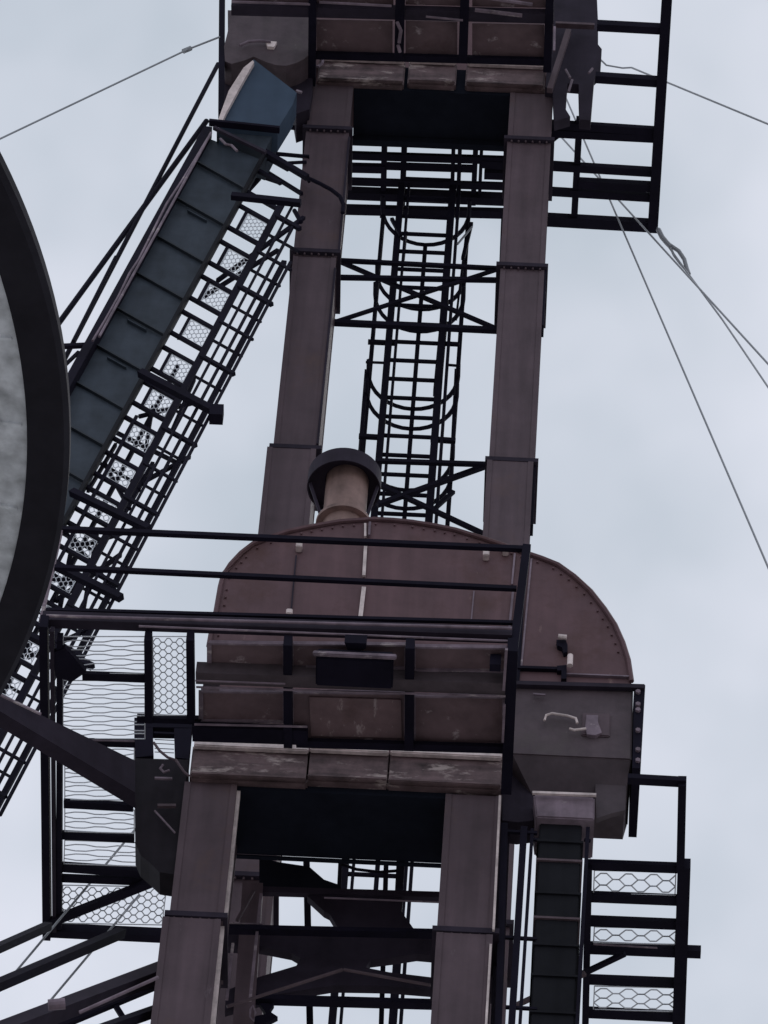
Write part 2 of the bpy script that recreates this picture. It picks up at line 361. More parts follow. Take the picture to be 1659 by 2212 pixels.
for a in ((754, 300, 732, 545, 4), (724, 580, 686, 960, 4)):
    bar(E2, 'edge_strip', *a, FY(YF-.02), 'dark2', deep=.03)
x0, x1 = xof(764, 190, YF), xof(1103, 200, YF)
obj('throat', MB().box(x0, x1, YF+.02, YF+.5, Z3-.04, Z3+.3), 'black', E2)  # far throat, its shade painted in the same near-black
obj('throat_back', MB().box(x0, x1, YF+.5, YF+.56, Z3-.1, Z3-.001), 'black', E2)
obj('head_housing', MB().box(xof(676, 100, YF), xof(1196, 100, YF), YF+.05, YF+.68, Z3+.31, Z3+3.2), 'brown', E2)
bar(E2, 'throat_lip', 765, 292, 1098, 302, 12, FY(YF+.55), 'dark2', deep=.06)
for (xa, xb, ya, yb) in ((690, 872, 124, 183), (884, 984, 130, 187), (1008, 1176, 136, 192)):
    p, q = FY(YF-.04)(xa, ya), FY(YF-.04)(xb, yb); r = FY(YF-.04)(xa, yb-8)
    o = obj('support_beam', MB().box(p.x, q.x, YF-.04, YF+.04, r.z, p.z), 'strip', E2, bevel=.012)
    sub('flange', MB().box(p.x+.01, q.x-.01, YF-.085, YF-.041, p.z-.06, p.z-.008), 'pale', o, bevel=.008)  # pale again, painting the bright upper edge of the beam
    sub('flange', MB().box(p.x+.01, q.x-.01, YF-.07, YF-.041, r.z+.002, r.z+.03), 'strip', o, bevel=.006)
path(E2, 'shackle', [(668, 133), (676, 142), (688, 144), (696, 136), (698, 126)], 7, FY(YF-.1), 'lilac')
# left spout box of the far elevator (grey, rounded underneath)
f = FY(YF-.35)
obj('spout_box', MB().prism([f(*a) for a in ((492, 22), (670, 26), (668, 118), (656, 128), (640, 136), (618, 142), (598, 141), (575, 134), (548, 122), (530, 130), (500, 138), (486, 132), (484, 100), (494, 60))], Vector((0, .5, 0))), 'grey', E2)
path(E2, 'grab_handle', [(518, 98), (536, 90), (560, 88), (585, 90)], 7, FY(YF-.39), 'lilac')
obj('latch', MB().prism([FY(YF-.38)(*a) for a in ((574, 88), (598, 90), (592, 101), (578, 100))], Vector((0, .03, 0))), 'pale', E2)
bar(E2, 'spout_frame', 480, -40, 478, 245, 11, FY(YF-.3), 'dark', deep=.1)
slab(E2, 'spout_shroud', [(484, 128), (545, 124), (672, 128), (676, 186), (668, 236), (640, 246), (632, 200), (545, 126), (478, 262), (476, 140)], FY(YF-.12), 'dark2', .3)
# right-hand drive box
f = FY(YF-.1)
slab(E2, 'drive_housing', [(1196, -40), (1288, -40), (1292, 50), (1292, 96), (1300, 106), (1297, 152), (1284, 164), (1276, 260), (1252, 258), (1250, 182), (1226, 180), (1222, 236), (1232, 252), (1198, 262), (1194, 192), (1178, 188), (1184, 120), (1196, 60)], f, 'dark2', .1)
bar(E2, 'drive_brace', 1228, 68, 1187, 196, 12, FY(YF-.2), 'trunk', deep=.05)
bar(E2, 'drive_brace', 1200, 52, 1284, 56, 10, FY(YF-.2), 'trunk', deep=.05)
bar(E2, 'drive_brace', 1198, 60, 1197, 112, 5, FY(YF-.22), 'lilac')
for a in ((1222, 150, 1232, 168), (1236, 172, 1228, 198), (1272, 158, 1280, 148)):
    bar(E2, 'hose_clip', *a, 6, FY(YF-.22), 'lilac', rnd=True)

# ---------------------------------------------------------------- near platform
P1 = thing('service_platform', 'lower railed platform around the round brown elevator head, reaching left to the conveyor stair', 'platform', (xof(700, 1697, YN), YN, Z1))
bar(P1, 'edge_beam', 92, 1338, 1106, 1372, 40, RL1, 'dark2', deep=.07)
bar(P1, 'edge_tube', 100, 1331, 1106, 1358, 10, FY(YFR1-.07), 'lilac', rnd=True)
bar(P1, 'edge_tube', 300, 1352, 1100, 1384, 7, FY(YFR1-.07), 'lilac', rnd=True)
bar(P1, 'handrail', 128, 1143, 1134, 1186, 13, RL1, 'dark')
bar(P1, 'midrail', 118, 1226, 1116, 1272, 12, RL1, 'dark')
bar(P1, 'toe_rail', 100, 1318, 1108, 1346, 10, RL1, 'dark')
bar(P1, 'post', 134, 1140, 88, 1340, 7, RL1, 'lilac', deep=.03)
bar(P1, 'post', 1138, 1180, 1110, 1400, 15, RL1, 'dark')
# floor beams running away from the viewer
bar(P1, 'floor_beam', 95, 1340, 102, 2018, 14, G1, 'dark', deep=.12)
bar(P1, 'floor_beam', 113, 1360, 118, 2010, 7, FZ(Z1-.03), 'dark2', deep=.05)
bar(P1, 'floor_beam', 130, 1375, 128, 2000, 10, G1, 'dark', deep=.08)
bar(P1, 'floor_beam', 320, 1372, 322, 1552, 13, G1, 'dark', deep=.1)
bar(P1, 'floor_beam', 411, 1372, 413, 1552, 13, G1, 'dark', deep=.1)
bar(P1, 'floor_beam', 622, 1384, 623, 1606, 15, FZ(Z1-.05), 'dark', deep=.1)
bar(P1, 'floor_beam', 886, 1390, 884, 1612, 16, FZ(Z1-.05), 'dark', deep=.1)
bar(P1, 'floor_beam', 1108, 1390, 1094, 1700, 24, FZ(Z1-.05), 'dark', deep=.12)
bar(P1, 'edge_strip', 1094, 1402, 1088, 1490, 6, FZ(Z1-.12), 'lilac', deep=.02)
bar(P1, 'edge_strip', 1090, 1520, 1086, 1600, 5, FZ(Z1-.12), 'lilac', deep=.02)
for (x1, y1, x2, y2, wd) in ((178, 1459, 316, 1464, 12), (100, 1600, 292, 1606, 7), (138, 1733, 288, 1741, 12), (134, 1803, 290, 1811, 11),
                             (128, 1874, 330, 1888, 21), (132, 1896, 372, 1906, 8), (98, 2008, 352, 2020, 38)):
    bar(P1, 'joist', x1, y1, x2, y2, wd, G1, 'dark', deep=.06)
bar(P1, 'joist', 120, 1598, 290, 1602, 4, FZ(Z1-.06), 'lilac')
bar(P1, 'joist', 296, 1552, 436, 1556, 16, G1, 'dark')
bar(P1, 'brace', 108, 1992, 372, 1888, 15, FZ(Z1-.05), 'dark', deep=.06)
expanded(P1, [(136, 1375), (313, 1375), (313, 1455), (136, 1455)], G1, .040, .26, .35, .0062)
expanded(P1, [(136, 1470), (313, 1470), (313, 1596), (136, 1596)], G1, .040, .26, .35, .0062)
expanded(P1, [(330, 1375), (404, 1375), (406, 1545), (332, 1545)], G1, .032, .075, 1, .0055)
expanded(P1, [(140, 1610), (290, 1610), (290, 1728), (140, 1728)], G1, .040, .26, .35, .0062)
expanded(P1, [(140, 1745), (290, 1750), (290, 1800), (140, 1796)], G1, .040, .26, .35, .0062)
expanded(P1, [(140, 1815), (292, 1820), (320, 1872), (138, 1866)], G1, .040, .26, .35, .0062)
expanded(P1, [(136, 1912), (360, 1916), (350, 1998), (128, 1994)], G1, .036, .085, 1, .0065)
# solid plates under the walkway in front of the head
for (xa, xb, ya, yb) in ((452, 616, 1388, 1440), (629, 878, 1390, 1440), (893, 1094, 1396, 1446), (434, 616, 1492, 1556), (629, 878, 1494, 1600), (893, 1090, 1502, 1606)):
    o = slab(P1, 'floor_plate', [(xa, ya), (xb, ya+2), (xb, yb+2), (xa, yb)], G1, 'plate', .012, 'z')
    e = MB(); pts = [FZ(Z1-.006)(*a) for a in ((xa, ya), (xb, ya+2), (xb, yb+2), (xa, yb))]
    for i in range(4): e.beam(pts[i], pts[(i+1) % 4], .03, .014)
    sub('plate_edge', e, 'lilac', o)
slab(P1, 'worn_plate', [(668, 1506), (866, 1512), (868, 1594), (672, 1590)], FZ(Z1-.015), 'plate_worn', .01, 'z')
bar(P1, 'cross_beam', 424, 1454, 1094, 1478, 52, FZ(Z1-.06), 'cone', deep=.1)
bar(P1, 'cross_angle', 422, 1471, 616, 1478, 4, FZ(Z1-.14), 'lilac')
bar(P1, 'cross_angle', 424, 1482, 1092, 1502, 5, FZ(Z1-.12), 'lilac')  # highlight line along the cross beam, modelled as a pale bar
bar(P1, 'cross_beam', 416, 1580, 665, 1588, 26, FZ(Z1-.06), 'dark', deep=.12)
bar(P1, 'cross_angle', 420, 1566, 664, 1571, 5, FZ(Z1-.15), 'lilac')
bar(P1, 'cross_beam', 640, 1605, 1090, 1618, 13, FZ(Z1-.06), 'dark', deep=.06)
fz = FZ(Z1-.1)
obj('bracket', MB().box(fz(438, 1488).x, fz(474, 1488).x, fz(440, 1492).y-.03, fz(440, 1492).y, Z1-.1, Z1-.04), 'lilac', P1)
obj('bracket', MB().box(fz(1058, 1430).x, fz(1082, 1430).x, fz(1070, 1446).y-.06, fz(1070, 1446).y, Z1-.12, Z1-.02), 'dark', P1)
# control box under the floor
p, q = FZ(Z1-.2)(682, 1428), FZ(Z1-.2)(848, 1490)
o = obj('junction_box', MB().box(p.x, q.x, q.y-.24, q.y, Z1-.2, Z1-.1), 'dark', P1, bevel=.01)
sub('box_lid', MB().box(p.x-.02, q.x+.02, q.y-.27, q.y-.241, Z1-.19, Z1-.155), 'lilac', o, bevel=.006)
slab(P1, 'pipe_clamp', [(744, 1388), (792, 1390), (790, 1402), (782, 1404), (776, 1412), (756, 1412), (750, 1402)], FZ(Z1-.1), 'dark', .08, 'z')
# gusset by the stair
slab(P1, 'gusset', [(112, 1412), (140, 1400), (160, 1420), (186, 1452), (154, 1474), (120, 1460)], FZ(Z1-.05), 'dark', .04, 'z')

# rear right wing of the near platform (seen at the lower right)
P2 = thing('side_platform', 'grated side platform at the lower right, beyond the black discharge downpipe', 'platform', (xof(1380, 1900, YN+1), YN+1, Z1))
bar(P2, 'edge_beam', 1356, 1683, 1482, 1690, 16, G1, 'dark', deep=.06)
bar(P2, 'edge_beam', 1474, 1686, 1470, 1872, 15, G1, 'dark', deep=.1)
bar(P2, 'edge_beam', 1478, 1866, 1462, 2330, 27, G1, 'dark', deep=.1)
bar(P2, 'edge_beam', 1272, 1866, 1262, 2330, 12, G1, 'dark', deep=.1)
for a in ((1264, 1868, 1486, 1876, 13), (1276, 1936, 1474, 1944, 15), (1276, 1990, 1474, 1998, 14), (1262, 2045, 1514, 2055, 24), (1270, 2116, 1474, 2124, 12), (1266, 2187, 1474, 2197, 16), (1266, 2260, 1474, 2270, 14)):
    bar(P2, 'joist', *a, G1, 'dark', deep=.07)
bar(P2, 'joist', 1282, 2040, 1420, 2048, 4, FZ(Z1-.06), 'lilac')
for y0, y1 in ((1880, 1930), (2002, 2036), (2130, 2181)):
    expanded(P2, [(1284, y0), (1460, y0+4), (1458, y1+4), (1282, y1)], G1, .047, .17, 1, .0075)
bar(P2, 'brace', 1110, 2174, 1264, 2103, 12, FZ(Z1-.16), 'trunk', deep=.03)
bar(P2, 'brace', 1258, 2106, 1350, 2062, 12, FZ(Z1-.1), 'dark', deep=.03)

# ---------------------------------------------------------------- downpipe
DP = thing('discharge_downpipe', 'black square downpipe hanging under the hopper at the lower right', 'pipe', (xof(1210, 1800, YN), YN+.1, 0))
f = FY(YN+.06); A, B = f(1166, 1770), f(1258, 1772)
pz = A.z
body = obj('pipe_body', MB().box(A.x, B.x, YN+.06, YN+.36, 0, pz), 'pipe', DP, bevel=.008)
for y in (1820, 1861, 1932, 1986, 2044, 2110, 2190):
    z = f(1210, y).z
    sub('flange', MB().box(A.x-.012, B.x+.012, YN+.045, YN+.375, z-.009, z+.009), 'pipe' if y not in (1861, 1986) else 'trunk', body)
for (x1, y1, x2, y2, wd, m) in ((1132, 1790, 1104, 2230, 12, 'dark'), (1090, 1780, 1076, 2230, 12, 'dark'), (1150, 1790, 1122, 2230, 6, 'dark'), (1270, 1790, 1246, 2230, 7, 'dark')):
    bar(DP, 'hanger_rod', x1, y1, x2, y2, wd, f, m)
for y in (1800, 2028, 2180):
    bar(DP, 'hanger_clamp', 1092, y-4, 1160, y, 8, f, 'dark')
bar(DP, 'clamp_lug', 1150, 1812, 1164, 1813, 7, f, 'dark'); bar(DP, 'clamp_lug', 1262, 1814, 1276, 1817, 7, f, 'dark')

# ---------------------------------------------------------------- feed chute on the left of the near elevator
FC = thing('feed_chute', 'dark sloping feed chute from the left edge to the side of the near elevator', 'chute', (xof(340, 1700, YN), YN, Z1-1))
f = FY(YN+.02)
for i, pts in enumerate((((290, 1550), (416, 1552), (414, 1572), (290, 1570)), ((290, 1571), (330, 1571), (332, 1632), (290, 1636)), ((376, 1573), (414, 1573), (408, 1640), (378, 1636)),
            ((290, 1638), (408, 1641), (400, 1700), (384, 1890), (345, 1884), (322, 1862), (303, 1846), (292, 1820)))):
    slab(FC, 'chute_housing' if i == 3 else 'inspection_frame', pts, f, 'housing' if i == 3 else 'dark', .2 if i == 3 else .1)
bar(FC, 'chute_bar', 332, 1584, 376, 1586, 6, f, 'dark')
path(FC, 'hose', [(332, 1604), (345, 1622), (362, 1636), (380, 1642), (398, 1668), (408, 1676)], 6, FY(YN-.06), 'trunk')
path(FC, 'hook', [(352, 1652), (346, 1660), (354, 1668), (366, 1664)], 6, FY(YN-.06), 'lilac')
bar(FC, 'step_bar', 334, 1683, 372, 1684, 7, FY(YN-.04), 'lilac')
bar(FC, 'rib', 334, 1752, 378, 1800, 4, FY(YN-.02), 'lilac'); bar(FC, 'rib', 340, 1742, 380, 1742, 10, FY(YN-.02), 'trunk')
for i in range(4): bar(FC, 'slot', 334, 1598+i*9, 376, 1600+i*9, 1.5, FY(YN+.4), 'dark2')
cf, ce = FY(YN-.25), FY(YN-1.6)
A, B, c_, d_ = cf(292, 1643), cf(292, 1712), ce(-160, 1440), ce(-160, 1424)
body = obj('sloping_duct', MB().hexa([B, c_, c_+Vector((0, .14, 0)), B+Vector((0, .14, 0)), A, d_, d_+Vector((0, .14, 0)), A+Vector((0, .14, 0))]), 'dark2', FC)
bar(FC, 'duct_edge', -60, 1475, 88, 1545, 6, FY(YN-1.3), 'lilac')

# ---------------------------------------------------------------- bracing between the near trunks
B1 = thing('brace_frame', 'dark tangle of braces and plates low between the two near trunks', 'steel frame', (xof(720, 2100, YN+1), YN+1, Z1-3))
f = FY(YN+.95); f2 = FY(YN+.7); f3 = FY(YN+1.3)
bar(B1, 'cross_beam', 560, 1926, 962, 1938, 24, f, 'dark2', deep=.04)
bar(B1, 'cross_angle', 700, 1940, 955, 1950, 4, f2, 'lilac')
slab(B1, 'plate', [(560, 1850), (600, 1862), (668, 1872), (700, 1900), (735, 1912), (735, 1925), (560, 1922)], f, 'black', .05)
slab(B1, 'plate', [(664, 1935), (870, 1940), (868, 1970), (895, 2008), (730, 2004), (712, 1974), (700, 1968)], f, 'dark2', .06)
bar(B1, 'cross_beam', 488, 2008, 950, 2018, 14, f2, 'dark', deep=.06)
bar(B1, 'cross_angle', 492, 1996, 568, 1998, 4, f2, 'lilac'); bar(B1, 'cross_angle', 740, 2005, 880, 2010, 4, f2, 'lilac')
slab(B1, 'gusset', [(490, 2018), (948, 2026), (946, 2064), (900, 2060), (848, 2068), (800, 2074), (790, 2090), (840, 2100), (940, 2112), (938, 2138), (840, 2130), (720, 2128), (600, 2148), (486, 2180), (488, 2140), (560, 2110), (640, 2086), (650, 2070), (630, 2058), (560, 2044), (490, 2042)], f, 'dark2', .07)
for a in ((490, 2176, 740, 2096, 7), (742, 2096, 930, 2130, 7)):
    bar(B1, 'brace', *a, f2, 'trunk')
bar(B1, 'cross_beam', 540, 2157, 940, 2168, 16, f, 'dark', deep=.06)
for (x1, y1, x2, y2, wd) in ((662, 1860, 672, 2330, 12), (834, 1870, 820, 2330, 9), (866, 1850, 862, 1925, 14), (735, 1860, 732, 1925, 7)):
    bar(B1, 'upright', x1, y1, x2, y2, wd, f3, 'dark')
path(B1, 'curved_pipe', [(735, 1866), (770, 1878), (820, 1884), (870, 1880)], 7, f3, 'dark')
bar(B1, 'upright', 546, 1920, 518, 2330, 44, f, 'trunk', deep=.1)
bar(B1, 'edge_strip', 564, 1930, 540, 2160, 6, f2, 'lilac'); bar(B1, 'edge_strip', 503, 2040, 490, 2160, 6, f2, 'lilac')
bar(B1, 'brace', 512, 1990, 548, 1926, 7, f2, 'trunk')
slab(B1, 'bracket', [(560, 2166), (592, 2168), (582, 2184), (600, 2196), (570, 2212), (540, 2212), (545, 2196), (575, 2190)], f, 'dark', .04)
path(B1, 'ring_clamp', [(546, 2172), (552, 2188), (548, 2206), (540, 2196), (541, 2180)], 4, f2, 'lilac', True)

# ---------------------------------------------------------------- far platform
P3 = thing('service_platform', 'upper platform of dark joists around the top of the far elevator', 'platform', (xof(930, 300, YF), YF, Z3))
bar(P3, 'edge_beam', 1446, -90, 1410, 494, 18, G3, 'dark', deep=.12)
bar(P3, 'edge_beam', 738, 452, 1100, 461, 20, G3, 'dark', deep=.08)
bar(P3, 'edge_beam', 1178, 474, 1408, 487, 24, G3, 'dark', deep=.1)
for a in ((1290, 54, 1440, 62, 15), (1286, 168, 1432, 178, 18), (1190, 268, 1424, 283, 10), (1190, 288, 1420, 300, 9), (1186, 357, 1416, 371, 12), (1250, 393, 1414, 402, 15), (1182, 412, 1412, 426, 9),
          (742, 417, 1098, 431, 26), (744, 392, 1098, 403, 6), (748, 335, 1098, 346, 8), (746, 304, 1100, 316, 8)):
    bar(P3, 'joist', *a[:4], a[4]*1.3, G3, 'dark', deep=.075)
for a in ((748, 361, 832, 363, 12), (1046, 376, 1096, 378, 13), (1040, 352, 1098, 356, 6), (834, 357, 1020, 363, 4), (870, 392, 976, 396, 8)):
    bar(P3, 'joist', *a[:4], a[4]*1.3, G3, 'dark', deep=.075)
for a in ((831, 296, 827, 465, 10), (874, 300, 868, 465, 10), (980, 306, 975, 470, 7), (994, 308, 988, 470, 7), (1028, 310, 1022, 440, 9), (1252, 255, 1240, 478, 12), (1188, 255, 1180, 478, 5), (1040, 326, 1036, 420, 6)):
    bar(P3, 'floor_beam', *a, FZ(Z3+.02), 'dark', deep=.07)
bar(P3, 'brace', 1192, 305, 1246, 262, 6, G3, 'dark')
# floor plates and their beams in front of the far head
for (xa, xb, ya, yb) in ((684, 848, 42, 112), (876, 988, 44, 118), (1020, 1176, 50, 120), (500, 672, -60, 4), (684, 850, -60, 8), (876, 1010, -60, 10), (1020, 1180, -60, 14)):
    slab(P3, 'floor_plate', [(xa, ya), (xb, ya+3), (xb, yb+3), (xa, yb)], G3, 'plate', .012, 'z')
for a in ((676, -60, 674, 178, 13), (866, -60, 862, 120, 16), (1006, -60, 1000, 130, 16), (1190, -60, 1182, 150, 14)):
    bar(P3, 'floor_beam', *a, FZ(Z3-.05), 'dark', deep=.1)
bar(P3, 'cross_beam', 500, 18, 1196, 36, 26, FZ(Z3-.06), 'dark2', deep=.1)
bar(P3, 'cross_beam', 676, 118, 1190, 132, 12, FZ(Z3-.06), 'dark', deep=.06)
bar(P3, 'cross_angle', 500, 3, 670, 8, 6, FZ(Z3-.1), 'lilac'); bar(P3, 'cross_angle', 690, 4, 846, 12, 6, FZ(Z3-.1), 'lilac')
bar(P3, 'cross_angle', 1026, 20, 1128, 32, 9, FZ(Z3-.14), 'lilac'); bar(P3, 'cross_angle', 920, 36, 1000, 44, 5, FZ(Z3-.14), 'lilac')
bar(P3, 'cross_angle', 1040, -6, 1150, 10, 8, FZ(Z3-.14), 'lilac')
for pts in (((858, 48), (866, 66), (862, 92)), ((860, 98), (864, 112))): path(P3, 'cable_loop', pts, 8, FZ(Z3-.12), 'lilac')
# guard rails above the frame
for x in (500, 860, 1200, 1440):
    p = G3(x, -90); obj('post', MB().box(p.x-.02, p.x+.02, p.y-.02, p.y+.02, Z3, Z3+1.1), 'dark', P3)
p, q = G3(490, -90), G3(1446, -90)
for h in (.55, 1.08): obj('handrail', MB().tube([p+Vector((0, 0, h)), q+Vector((0, 0, h))], .022), 'dark', P3)

# ---------------------------------------------------------------- bracing between the far trunks
B2 = thing('brace_frame', 'crossed braces and tie beams between the two tall far trunks', 'steel frame', (xof(930, 700, YF), YF+.5, Z3-5))
f = FY(YF+.55); f2 = FY(YF+.62)
for a in ((734, 563, 1088, 581, 10), (728, 598, 1080, 604, 11), (722, 699, 1078, 716, 14), (812, 995, 1058, 1003, 11)):
    bar(B2, 'tie_beam', *a, f, 'dark')
for a in ((736, 566, 1072, 710, 9), (726, 694, 1084, 578, 8), (815, 1046, 1050, 1156, 10), (1056, 1004, 815, 1090, 11)):
    bar(B2, 'brace', *a, f2 if a[1] < a[3] else f, 'dark')
bar(B2, 'upright', 722, 580, 690, 975, 5, f, 'dark2'); bar(B2, 'upright', 1086, 470, 1076, 720, 6, f, 'dark')

# ---------------------------------------------------------------- caged ladder
LD = thing('caged_ladder', 'tall caged ladder running up between the far elevator trunks', 'ladder', (xof(880, 900, YF), YF+1.0, 0))
lf = FY(YF+.95)
def lx(xt, yt, y): p = lf(xt, yt); return p.x
XL, XR, XM = lf(843, 697).x, lf(957, 697).x, FY(YF+1.6)(906, 717).x
zt_, zb_ = lf(860, 400).z, lf(810, 1210).z-4
for X, wd in ((XL, .055), (XL+.062, .022), (XR, .06), (XR+.058, .026)):
    obj('stile', MB().box(X-wd/2, X+wd/2, YF+.92, YF+.98, 0, zt_), 'dark', LD)
z = lf(890, 430).z; step = (lf(890, 735).z-lf(890, 980).z)/6; i = 0
while z > zb_:
    obj('rung', MB().tube([Vector((XL, YF+.95, z)), Vector((XR, YF+.95, z))], .020, 6), 'dark', LD); z -= step
YC = YF+.95; cx_ = (XL+XR)/2; rr_ = (lf(988, 800).x-lf(793, 800).x)/2
obj('cage_strap', MB().box(XM-.018, XM+.018, YC+rr_*1.35, YC+.012+rr_*1.35, zb_, FY(YC+rr_*1.35)(931, 530).z), 'dark', LD)
def hoop(z, r=rr_, off=0.):
    pts = [Vector((cx_+off-r*1.0, YC, z))] + [Vector((cx_+off-r*math.cos(t), YC+r*.35+r*math.sin(t), z)) for t in [math.pi*k/16 for k in range(17)]] + [Vector((cx_+off+r, YC, z))]
    return obj('cage_hoop', MB().tube(pts, .019, 6), 'dark', LD)
def zfront(y): return FY(YC+rr_*1.35)(895, y).z
for y in (528, 668, 716, 884, 927, 1060, 1100, 1290): hoop(zfront(y)+.0)
zc0 = zfront(1400); zc1 = zfront(528)
for k in (1, 3, 5, 11, 13, 15):
    t = math.pi*k/16; x = cx_-rr_*math.cos(t); y = YC+rr_*.35+rr_*math.sin(t)
    if k in (3, 5, 11, 13): continue
    obj('cage_strap', MB().box(x-.018, x+.018, y-.008, y+.008, zc0, zc1), 'dark', LD)
for (x1, y1, x2, y2, wd) in ((795, 737, 855, 740, 10), (950, 742, 992, 744, 9), (775, 943, 828, 946, 11), (930, 950, 984, 954, 12), (790, 783, 840, 785, 5), (965, 788, 990, 790, 5)):
    bar(LD, 'cage_bracket', x1, y1, x2, y2, wd, lf, 'dark')
for a in ((826, 480, 806, 720, 5), (1010, 480, 985, 690, 4), (958, 700, 944, 850, 14), (792, 800, 776, 1000, 7), (986, 800, 976, 1000, 7), (1018, 484, 1000, 560, 7), (878, 500, 872, 560, 4)):
    bar(LD, 'guide_rail', *a, FY(YF+1.1), 'dark')
bar(LD, 'knee_brace', 1020, 490, 988, 528, 4, FY(YF+.9), 'wire'); bar(LD, 'knee_brace', 980, 1060, 938, 1098, 8, FY(YF+.9), 'dark'); bar(LD, 'knee_brace', 846, 474, 866, 510, 7, FY(YF+.9), 'dark')

# ---------------------------------------------------------------- inclined conveyor
top = FY(28.6)(540, 280); K = .22
IP = FP(top, K); IPf = FP(top+Vector((0, -.25, 0)), K); IPff = FP(top+Vector((0, -.32, 0)), K); IPb = FP(top+Vector((0, .5, 0)), K)
IC = thing('inclined_conveyor', 'blue-grey ribbed conveyor casing sloping down to the left from the far elevator', 'conveyor', tuple(IP(350, 650)))
def cl(y): return 457-.549*(y-283)
def cr(y): return 572-.545*(y-329)
dn = Vector((0, .08, -.02))
obj('casing', MB().prism([IP(cl(300)+6, 300), IP(cr(345), 345), IP(cr(1420), 1420), IP(cl(1420), 1420)], dn), 'blue', IC)
for i in range(15):
    y = 352+i*79; xl = cl(y)+8
    bar(IC, 'casing_joint', xl, y, xl+104, y+59, 5, IPf if False else FP(top+Vector((0, -.02, 0)), K), 'seam', deep=.03)
    if i in (1, 4, 5): bar(IC, 'cover_rib', xl+22, y+26, xl+62, y+48, 3, FP(top+Vector((0, -.012, 0)), K), 'blue', deep=.03)
e = FP(top+Vector((0, -.05, 0)), K)
bar(IC, 'side_channel', 449, 285, 449-.549*1100, 1385, 17, e, 'dark', deep=.1)
bar(IC, 'conduit', 456, 287, 456-.549*440, 727, 6, IPf, 'lilac', rnd=True)
path(IC, 'conduit', [(448, 300), (424, 340), (392, 392), (360, 440), (330, 500), (300, 560), (280, 590), (256, 640), (228, 690), (200, 736)], 5, IPf, 'lilac')
bar(IC, 'side_channel', 572, 331, 572-.545*1060, 1391, 8, e, 'pipe', deep=.04)
# outer hand line on the far side
bar(IC, 'handrail', 471, 140, 158, 742, 9, IPb, 'dark', rnd=True, ext=5)
bar(IC, 'stay', 446, 262, 110, 722, 11, IPb, 'dark', rnd=True)
bar(IC, 'stay', 250, 556, 158, 738, 7, IP, 'dark', rnd=True)
bar(IC, 'cross_arm', 120, 748, 206, 744, 11, IP, 'dark')
bar(IC, 'cross_arm', 128, 800, 170, 760, 6, IP, 'dark'); bar(IC, 'cross_arm', 140, 840, 205, 750, 9, IP, 'lilac')
path(IC, 'hook', [(476, 300), (488, 312), (500, 314), (512, 326)], 6, IPf, 'lilac')
# blue head hood with a pale edge
h0 = FY(28.35)
obj('head_hood', MB().prism([h0(*a) for a in ((548, 128), (641, 200), (632, 226), (600, 278), (474, 268), (500, 215))], Vector((0, .2, -.05))), 'blue2', IC)
slab(IC, 'pale_edge', [(526, 146), (546, 130), (549, 134), (528, 170), (490, 240), (478, 266), (470, 262), (494, 196)], FY(28.3), 'pale', .04)
slab(IC, 'neck', [(476, 270), (596, 279), (572, 326), (520, 306), (468, 284)], FY(28.42), 'blue', .3)
bar(IC, 'hood_flange', 452, 264, 604, 280, 8, FY(28.3), 'dark', deep=.06)
bar(IC, 'cross_arm', 462, 276, 574, 330, 8, FY(28.28), 'dark2'); 
bar(IC, 'cross_arm', 540, 310, 664, 384, 12, FY(28.45), 'dark')
path(IC, 'stay', [(660, 382), (690, 396), (716, 410), (734, 424), (742, 442), (740, 460)], 9, FY(28.75), 'dark')
bar(IC, 'hood_flange', 640, 196, 652, 200, 7, FY(28.3), 'lilac')

# ---------------------------------------------------------------- stair beside the conveyor
ST = thing('conveyor_stair', 'steep open grating stair with rails running beside the blue-grey conveyor', 'stair', tuple(IP(450, 700)))
S0 = FP(top+Vector((0, .05, 0)), K); S1 = FP(top+Vector((0, .28, 0)), K); S2 = FP(top+Vector((0, -.15, 0)), K)
def sx(y, off): return 359+off-.54*(y-726)         # off = sideways offset from the casing edge at that row
yA, yB = 560, 1760
bar(ST, 'stringer', sx(440, 96), 440, sx(yB, 112), yB, 13, S0, 'dark', deep=.03)
bar(ST, 'handrail', sx(440, 121), 440, sx(yB, 138), yB, 6, S2, 'dark', rnd=True)
bar(ST, 'midrail', sx(482, 146), 482, sx(yB, 160), yB, 7, S2, 'dark', rnd=True)
bar(ST, 'stringer', sx(565, 168), 565, sx(yB, 184), yB, 10, S1, 'dark', deep=.03)
bar(ST, 'handrail', sx(566, 182), 566, sx(yB, 200), yB, 7, S2, 'dark', rnd=True)
def across(name, yy, o0, o1, wd, pl, **k):          # a member square to the stair, between two side offsets
    x0 = sx(yy, 0); t0, t1 = o0/1.302, o1/1.302
    return bar(ST, name, x0+t0, yy+.56*t0, x0+t1, yy+.56*t1, wd, pl, 'dark', **k)
bar(ST, 'stringer', sx(790, 60), 790, sx(yB, 66), yB, 8, S1, 'dark', deep=.03)
bar(ST, 'stringer', sx(900, 30), 900, sx(yB, 32), yB, 6, S0, 'dark', deep=.02)
y = 336; k = 0
